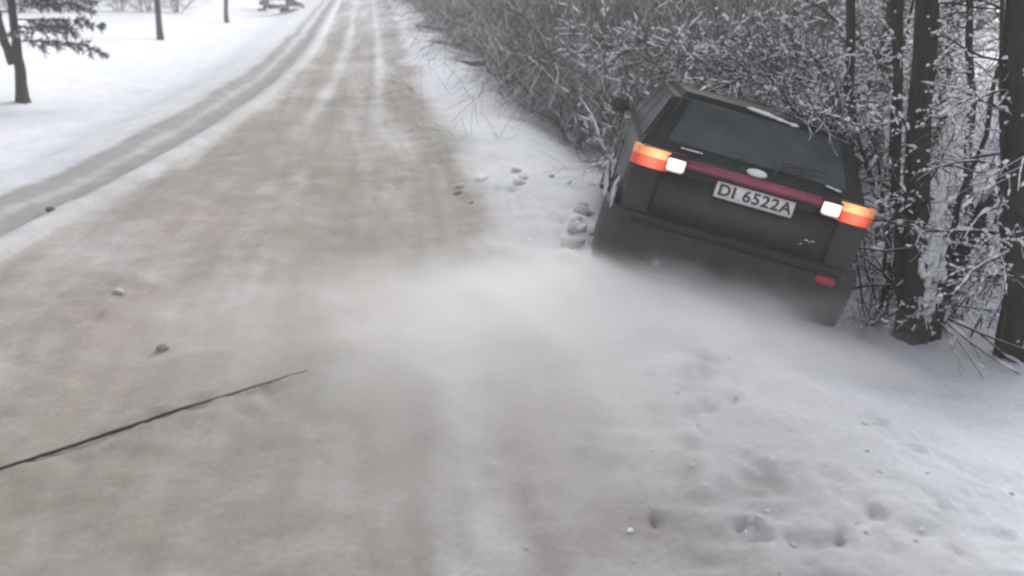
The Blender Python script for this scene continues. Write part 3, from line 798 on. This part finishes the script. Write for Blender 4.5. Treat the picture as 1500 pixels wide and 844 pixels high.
def big_tree(label, base, limbs, branches, seed, patches=(), group=None):
    """limbs: list of (keypoints relative to base, r0, r1); first is the trunk"""
    rnd = random.Random(seed)
    root = thing('snowy_tree', label, 'tree', (base[0], base[1], gz(base[0], base[1]) - .03), group=group)
    S = Tubes(); B = Tubes(); allp = []
    for i, (key, r0, r1) in enumerate(limbs):
        T = Tubes(); pts = solid_limb(T, key, r0, r1, 14, 12, .012, seed + i); allp.append((pts, r0, r1))
        T.build('trunk' if i == 0 else 'limb', M['bark'], root, True)
        if i > 0: snow_on(S, pts, (r0 + r1) / 2, rnd, .5)
    for (li, n, z0, z1, L) in branches:
        pts, r0, r1 = allp[li]
        for k in range(n):
            for _ in range(30):
                f = rnd.random() * (len(pts) - 1); j = min(len(pts) - 2, int(f)); q = pts[j].lerp(pts[j + 1], f - j)
                if z0 <= q.z <= z1: break
            a = rnd.uniform(0, 6.28); d = Vector((math.cos(a), math.sin(a) * .8, rnd.uniform(-.45, .5)))
            branch_out(B, rnd, q, d, L * rnd.uniform(.4, 1.1), max(.004, (r0 + (r1 - r0) * f / len(pts)) * .16), 2, (6, 4), S, 5, ang=(.35, 1.1), shrink=.48, droop=.18)
    B.build('branches', M['twig'], root)
    for (x, y, z, rx, ry, rz) in patches:
        for k in range(70):
            S.blob((x + rnd.gauss(0, rx * .5), y + rnd.gauss(0, ry * .2), z + rnd.gauss(0, rz * .5)), rx * rnd.uniform(.15, .4), ry * .5, rx * rnd.uniform(.3, .9), rnd, 7, 5, .35)
    S.build('snow_load', M['snow'], root, True)['kind'] = 'stuff'
    return root
big_tree('thick dark trunk just right of the car, forking low with snow stuck to its foot', (2.93, 5.72),
         [([(0, 0, -.2), (-.05, .02, .5), (-.13, .05, 1.2), (-.25, .05, 2.2), (-.35, .1, 4.0), (-.4, .1, 6.5)], .105, .045),
          ([(-.02, .0, -.15), (-.12, .04, .5), (-.24, .08, 1.1), (-.42, .15, 2.4), (-.7, .2, 4.5)], .045, .015),
          ([(.10, -.05, -.2), (.16, 0, .30), (.30, .05, .75), (.48, .1, 1.15), (.66, .15, 1.6), (.9, .2, 2.6), (1.1, .3, 4.0)], .062, .025),
          ([(.13, 0, .15), (.17, .02, .7), (.20, .05, 1.1), (.32, .1, 1.55), (.36, .15, 2.6), (.5, .2, 3.6)], .026, .01)],
         [(0, 16, .3, 3.0, .9), (1, 14, .2, 2.4, .8), (2, 12, .3, 2.6, .7), (3, 9, .3, 2.6, .6), (0, 16, 3, 6, 1.2)], 5,
         patches=((.02, -.09, .45, .07, .04, .42), (-.02, -.085, .95, .04, .03, .3)))
big_tree('dark trunk cut by the right edge of the view with moss-brown bark', (3.52, 5.35),
         [([(0, 0, -.2), (-.14, .0, .7), (-.29, .02, 1.4), (-.48, .05, 2.4), (-.7, .1, 4.5), (-.8, .1, 6.8)], .112, .05),
          ([(-.12, -.05, -.2), (-.20, -.02, .5), (-.34, .02, 1.2), (-.56, .05, 2.2), (-.8, .1, 3.6)], .022, .010)],
         [(0, 26, .3, 3.0, 1.0), (1, 12, .4, 2.2, .6), (0, 14, 3, 6, 1.2)], 6)
big_tree('slender dark tree rising close behind the right rear corner of the car', (2.98, 7.2),
         [([(0, 0, -.2), (.0, .0, .8), (-.18, .03, 1.6), (-.32, .1, 3.2), (-.4, .1, 6.0)], .06, .02),
          ([(.3, .2, -.2), (.33, .2, .9), (.30, .2, 1.8), (.42, .2, 3.2)], .024, .010)],
         [(0, 44, .2, 3.0, 1.0), (1, 20, .2, 2.6, .7)], 8)
big_tree('thin dark trunk midway between the forked trunk and the moss-brown one', (3.75, 6.6),
         [([(0, 0, -.2), (-.1, .0, .7), (-.24, .02, 1.5), (-.42, .1, 2.6), (-.6, .1, 5.6)], .040, .018),
          ([(.05, .05, -.2), (.2, .1, .6), (.22, .1, 1.3), (.1, .2, 2.4), (.1, .2, 3.6)], .028, .010)],
         [(0, 26, .2, 3.0, .9), (1, 16, .3, 2.4, .7)], 14)
big_tree('wiry dark stem between the slender tree and the forked trunk', (3.05, 6.45),
         [([(0, 0, -.2), (-.1, .0, .7), (-.17, .02, 1.5), (-.33, .1, 2.6), (-.5, .1, 4.6)], .030, .012)],
         [(0, 24, .2, 3.0, .8)], 15)
# brush heap and fallen sticks at the foot of the trees
def sticks(label, x, y, spec, seed, twigs=2, name='fallen_branch', cat='branch', mt='bark', group=None):
    rnd = random.Random(seed); root = thing(name, label, cat, (x, y, gz(x, y)), group=group); T = Tubes(); S = Tubes()
    for (dx, dy, z, L, az, el, r) in spec:
        a = R(az); d = Vector((math.cos(a) * math.cos(R(el)), math.sin(a) * math.cos(R(el)), math.sin(R(el))))
        branch_out(T, rnd, (dx, dy, z), d, L, r, 1, (twigs,), S, 4, ang=(.3, .7), shrink=.5, sides=5)
    T.build('sticks', M[mt], root)
    if S.V: S.build('snow_load', M['snow'], root, True)['kind'] = 'stuff'
    return root
sticks('broken dark sticks fanning down from the foot of the forked trunk onto the snow', 3.03, 5.48,
       [(0, 0, .22, .75, -62, -18, .009), (.02, 0, .24, .85, -48, -18, .010), (-.03, 0, .2, .65, -80, -16, .008), (.05, .02, .25, .8, -30, -20, .009),
        (.0, .02, .18, .5, -98, -12, .007), (.1, .1, .3, .7, -15, -10, .008)], 4, 3)
def sapling_patch(label, x, y, n, h, sd, rad, mt='twig', name='bare_bush', cat='bush', group=None, twigs=(7, 4), r=.008, lean=(0, 0)):
    rnd = random.Random(sd); root = thing(name, label, cat, (x, y, gz(x, y)), group=group); A = Tubes(); B = Tubes(); S = Tubes()
    for i in range(n):
        a = rnd.uniform(0, 6.28); q = rnd.uniform(0, rad); p = Vector((math.cos(a) * q, math.sin(a) * q, -.1))
        d = Vector((rnd.gauss(lean[0], .35), rnd.gauss(lean[1], .3), 1)); L = h * rnd.uniform(.5, 1.1)
        pts = wander(rnd, p, d, L, 7, .12); rr = r * rnd.uniform(.6, 1.5)
        rad_ = [max(.003, rr * (1 - .7 * j / 7)) for j in range(8)]; A.tube(pts, rad_, 5)
        for k in range(twigs[0]):
            j = rnd.randrange(0, 7); dd = rdir(rnd, pts[j + 1] - pts[j], rnd.uniform(.5, 1.4))
            branch_out(B, rnd, pts[j], dd, L * rnd.uniform(.12, .32), rad_[j] * .55, 1, (twigs[1],), S, 3, ang=(.4, 1.1), shrink=.55, droop=.15, sides=3)
    A.build('stem', M[mt], root); B.build('twigs', M[mt], root)
    if S.V: S.build('snow_load', M['snow'], root)['kind'] = 'stuff'
    return root
sapling_patch('snow-laden thicket pressed against the right side of the car', 2.78, 6.0, 12, 1.2, 71, .16, lean=(.15, 0))
sapling_patch('tangled bare bush between the slender tree and the forked trunk', 3.05, 6.6, 11, 1.8, 72, .3)
sapling_patch('frosted bush whose branches droop over the roof of the car', 2.95, 8.0, 26, 2.9, 73, .3, mt='brush', lean=(-1.0, -.15), twigs=(11, 5))
def bent_sapling(label, x, y, sd, reach, top, n=3):
    rnd = random.Random(sd); z0 = gz(x, y); root = thing('bent_sapling', label, 'sapling', (x, y, z0)); A = Tubes(); B = Tubes(); S = Tubes()
    for i in range(n):
        oy = rnd.uniform(-.35, .35); k = rnd.uniform(.85, 1.1); t = top - z0 + rnd.uniform(-.03, .12)
        key = [(0, 0, -.15), (-.12, oy * .2, t * .5), (-.45 * k, oy * .5, t * .92), (-.95 * k, oy * .9, t), (-reach * k, oy * 1.3, t - .10)]
        pts = solid_limb(A, key, .016, .004, 14, 6, .012, sd + i)
        for q in range(4, 15):
            for _ in range(4):
                d = rdir(rnd, pts[min(q, 14)] - pts[q - 1], rnd.uniform(.5, 1.3)); d.z = abs(d.z) * .5 if rnd.random() < .6 else d.z * .25
                branch_out(B, rnd, pts[q - 1], d, rnd.uniform(.18, .5), .006, 1, (5,), S if rnd.random() < .25 else None, 4, ang=(.4, 1.1), shrink=.5, droop=.03, sides=4)
    A.build('stem', M['twig'], root); B.build('twigs', M['twig'], root); S.build('snow_load', M['snow'], root)['kind'] = 'stuff'
bent_sapling('snow-laden sapling bent over the front half of the car roof', 3.05, 7.6, 201, 2.0, 1.17, 5)
bent_sapling('snow-laden sapling bent over the middle of the car roof', 2.95, 6.9, 202, 1.5, 1.12, 4)
bent_sapling('short snowy sapling bent against the right edge of the rear window', 2.85, 5.95, 204, .75, .98, 3)
bent_sapling('twiggy sapling leaning over the bonnet behind the car roof', 2.6, 8.9, 203, 1.9, 1.15, 4)
sapling_patch('frosted bush that the nose of the car has run into', 1.9, 9.7, 24, 2.4, 74, .6, mt='brush', twigs=(12, 6))
sapling_patch('frosted bush ahead of the right front corner of the car', 3.2, 9.2, 22, 2.4, 78, .5, mt='brush', twigs=(12, 6))
sapling_patch('low bush between the forked trunk and the trunk at the right edge', 3.40, 5.85, 9, 1.2, 75, .25)
sapling_patch('taller bush behind the forked trunk with clumps of snow', 3.9, 7.1, 10, 2.0, 76, .4)
sapling_patch('low bush at the foot of the trunk at the right edge', 3.6, 5.1, 7, .7, 77, .2)

# ------------------------------------------------------------------ left side of the road
def conifer_boughs(B, rnd, p, az, L, seg=7, droop=.10):
    d = Vector((math.cos(az), math.sin(az), .05)); pts = wander(rnd, p, d, L, seg, .05, 0, droop)
    B[0].tube(pts, [max(.004, .016 * (1 - i / (seg + 1))) for i in range(seg + 1)], 4)
    for i in range(1, seg + 1):
        for sgn in (-1, 1):
            for _ in range(2):
                dd = (pts[i] - pts[i - 1]).normalized(); side = dd.cross(Vector((0, 0, 1))) * sgn
                e = (dd * .7 + side + Vector((0, 0, rnd.uniform(-.45, .05)))).normalized()
                l = L * .34 * (1.15 - i / (seg + 2)) * rnd.uniform(.6, 1.2); q = wander(rnd, pts[i], e, l, 3, .12, 0, .15)
                B[0].tube(q, .004, 3)
                for s_ in range(1, 4):
                    for _k in range(7):
                        nd = rdir(rnd, q[s_] - q[s_ - 1], rnd.uniform(.4, 1.0)); a = q[s_ - 1].lerp(q[s_], rnd.random())
                        B[1].tube([a, a + nd * rnd.uniform(.05, .11)], [.012, .003], 3, tip=False)
def pine(name, label, x, y, h, r, seed, boughs, z0, L, cat='pine tree', second=False, azs=None, group=None, lean=.0, ns=1.0):
    rnd = random.Random(seed); root = thing(name, label, cat, (x, y, gz(x, y)), group=group)
    T = Tubes(); pts = solid_limb(T, [(0, 0, -.2), (lean * h * .2, 0, h * .2), (lean * h, 0, h)], r, r * .25, 12, 10, .01, seed); T.build('trunk', M['bark'], root, True)
    if second:
        T = Tubes(); solid_limb(T, [(-.02, .02, .6), (-.12, .03, 1.0), (-.13, .05, 2.0), (-.1, .1, h * .8)], r * .8, r * .3, 10, 10, .01, seed + 1)
        T.build('trunk', M['bark'], root, True)
    B = [Tubes(), Tubes()]
    for k in range(boughs):
        z = z0 + (h * .97 - z0) * k / boughs; ll = L * (1.05 - .85 * k / boughs)
        az = azs[k] if azs and k < len(azs) else rnd.uniform(0, 6.28)
        conifer_boughs(B, rnd, (lean * z, 0, z), az, ll)
    B[0].build('boughs', M['bark'], root); B[1].build('needles', M['needles'], root)
    return root
pine('pine_tree', 'dark pine with a double trunk and snowy boughs at the upper left corner', -7.95, 14.0, 6.0, .095, 3, 44, .95, 1.2, second=True, lean=.10,
     azs=[.15, 2.8, -.3, .4, 3.3, -.1, .25, -2.4, .6, 0, 3.0, -.5, .1, 1.2, -.2])
def bare_pole(label, x, y, h, r, seed, lean):
    return make_tree(seed, h, r, label, name='bare_tree', nb=14, lean=lean, z0=2.6, snow=False)
t1 = bare_pole('thin straight bare trunk alone in the left snow field', -9.75, 24.6, 7, .085, 81, (.04, 0)); t1.location = (-9.75, 24.6, gz(-9.75, 24.6))
t2 = bare_pole('fainter far bare trunk in the left snow field', -10.55, 33, 7, .08, 82, (.09, 0)); t2.location = (-10.55, 33, gz(-10.55, 33))
pine('small_conifer', 'small dark green snow-dusted conifer at the far left roadside', -9.9, 39.5, 2.2, .05, 91, 22, .1, .75, cat='conifer')
pine('small_conifer', 'low dark conifer left of the green one at the far roadside', -11.4, 41.5, 1.6, .05, 92, 18, .1, .6, cat='conifer')
# far wood across the field
far_label = 'dim conifer in the far wood across the left snow field'
FG = 'far conifers across the left field'
def far_conifer(seed):
    rnd = random.Random(seed); root = thing('far_conifer', far_label, 'conifer', group=FG)
    T = Tubes(); T.tube([(0, 0, -.5), (0, 0, 11)], [.16, .04], 8); T.build('trunk', M['bark'], root)
    B = Tubes()
    for i in range(90):
        z = .4 + 10.4 * (i / 90); Lb = 2.3 * (1.05 - z / 11.2)
        for k in range(3):
            a = rnd.uniform(0, 6.28); d = Vector((math.cos(a), math.sin(a), -.15)); p = wander(rnd, (0, 0, z), d, Lb * rnd.uniform(.6, 1.1), 3, .08, 0, .15)
            B.tube(p, [.05, .12, .09, .02], 4)
            for q in p[1:]:
                for _ in range(2):
                    e = rdir(rnd, d, 1.0); B.tube([q, q + e * rnd.uniform(.25, .5) + Vector((0, 0, -.1))], [.06, .015], 3)
    B.build('crown', M['needles'], root); return root
fp = [far_conifer(101), far_conifer(102)]; ufc = []
rs = random.Random(77)
for row in range(3):
    x = -46.0 + row * 1.5
    while x < -13.5 - row * 1.2:
        place(fp, ufc, x, 44 + row * 6 + rs.uniform(-1.5, 1.5) + (x + 46) * .22, rs.uniform(.6, 1.0), far_label, FG)
        x += rs.uniform(1.8, 3.0)
FS = 'grey frosted bush in the low band at the far edge of the left snow field'
x = -40.0; uls = []
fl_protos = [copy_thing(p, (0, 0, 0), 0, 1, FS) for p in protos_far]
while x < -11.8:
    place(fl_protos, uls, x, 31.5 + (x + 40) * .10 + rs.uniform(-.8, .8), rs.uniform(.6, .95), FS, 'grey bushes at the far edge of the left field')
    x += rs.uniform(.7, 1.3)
# snow-capped logs along the right verge, farther down the road
def log(label, x, y, L, r, az, seed):
    rnd = random.Random(seed); root = thing('fallen_log', label, 'log', (x, y, gz(x, y) + r * .35)); T = Tubes(); S = Tubes()
    d = Vector((math.cos(R(az)), math.sin(R(az)), .03)); pts = [d * (L * (i / 8 - .5)) + Vector((0, 0, rnd.gauss(0, r * .12))) for i in range(9)]
    T.tube(pts, [r * (1.1 - .04 * i) for i in range(9)], 10); T.build('log_body', M['bark'], root, True)
    for i in range(26):
        p = pts[0].lerp(pts[-1], rnd.random()); S.blob(p + Vector((0, 0, r * .95)), L * .07, r * .75, r * .5, rnd, 8, 5)
    S.build('snow_cap', M['snow'], root, True)['kind'] = 'stuff'
log('farthest snow-capped log at the right road shoulder', xR(27) + 1.0, 27.0, 1.3, .10, -40, 1)
log('snow-capped log on the right shoulder, second from the far end', xR(22.5) + 1.05, 22.5, 1.1, .09, -35, 2)
log('short dark log lying before the shrubs, nearest of the logs on the verge', xR(18.3) + 1.15, 18.3, .7, .08, -20, 3)

# ------------------------------------------------------------------ blown snow around the tail of the car
def spray(name, loc, scale, rot, dens, nscale, seed, col, soft=.35):
    bm = bmesh.new(); bmesh.ops.create_uvsphere(bm, u_segments=32, v_segments=16, radius=1)
    o = bm_obj(name, bm, None); o.location = loc; o.scale = scale; o.rotation_euler = rot
    m = bpy.data.materials.new('blown snow'); m.use_nodes = True; n, l = m.node_tree.nodes, m.node_tree.links
    n.remove(n['Principled BSDF'])
    v = n.new('ShaderNodeVolumePrincipled'); v.inputs['Color'].default_value = (*col, 1); v.inputs['Anisotropy'].default_value = .1
    tc = n.new('ShaderNodeTexCoord'); ln = n.new('ShaderNodeVectorMath'); ln.operation = 'LENGTH'; l.new(tc.outputs['Object'], ln.inputs[0])
    mp = n.new('ShaderNodeMapping'); mp.inputs['Location'].default_value = (seed, 0, 0); mp.inputs['Scale'].default_value = (1.5, 1.0, .8); mp.inputs['Rotation'].default_value = (0, 0, .5)
    l.new(tc.outputs['Object'], mp.inputs['Vector'])
    nz = n.new('ShaderNodeTexNoise'); nz.inputs['Scale'].default_value = nscale; nz.inputs['Detail'].default_value = 4; nz.inputs['Distortion'].default_value = .6
    l.new(mp.outputs[0], nz.inputs['Vector'])
    mr = n.new('ShaderNodeMapRange'); mr.interpolation_type = 'SMOOTHSTEP'
    mr.inputs['From Min'].default_value = .98; mr.inputs['From Max'].default_value = soft; mr.inputs['To Min'].default_value = 0; mr.inputs['To Max'].default_value = 1
    ad = n.new('ShaderNodeMath'); ad.operation = 'MULTIPLY_ADD'; ad.inputs[1].default_value = 1.0; l.new(nz.outputs['Fac'], ad.inputs[0]); l.new(ln.outputs['Value'], ad.inputs[2])
    sb = n.new('ShaderNodeMath'); sb.operation = 'SUBTRACT'; sb.inputs[1].default_value = .42; l.new(ad.outputs[0], sb.inputs[0])
    l.new(sb.outputs[0], mr.inputs['Value'])
    mu = n.new('ShaderNodeMath'); mu.operation = 'MULTIPLY'; mu.inputs[1].default_value = dens; l.new(mr.outputs[0], mu.inputs[0])
    l.new(mu.outputs[0], v.inputs['Density']); l.new(v.outputs[0], n['Material Output'].inputs['Volume'])
    o.data.materials.clear(); o.data.materials.append(m)
    tag(o, kind='stuff')
spray('snow_spray', (1.20, 4.78, -.35), (2.3, 1.15, .60), (0, .27, 0), 4.4, 2.3, 3.0, (.96, .955, .955))
spray('drifting_snow_powder', (.20, 3.95, .02), (2.5, 1.8, .60), (0, .08, 0), 1.35, 1.4, 8.0, (.98, .975, .975), .15)

# ------------------------------------------------------------------ haze
def haze_box():
    bm = bmesh.new(); bmesh.ops.create_cube(bm, size=1)
    bmesh.ops.scale(bm, vec=(1100, 700, 24), verts=bm.verts); bmesh.ops.translate(bm, vec=(-40, 240, 10), verts=bm.verts)
    m = bpy.data.materials.new('haze air'); m.use_nodes = True; n, l = m.node_tree.nodes, m.node_tree.links
    n.remove(n['Principled BSDF'])
    v = n.new('ShaderNodeVolumePrincipled'); v.inputs['Color'].default_value = (.93, .93, .95, 1); v.inputs['Density'].default_value = .006
    l.new(v.outputs[0], n['Material Output'].inputs['Volume'])
    tag(bm_obj('haze', bm, m), kind='stuff')
haze_box()
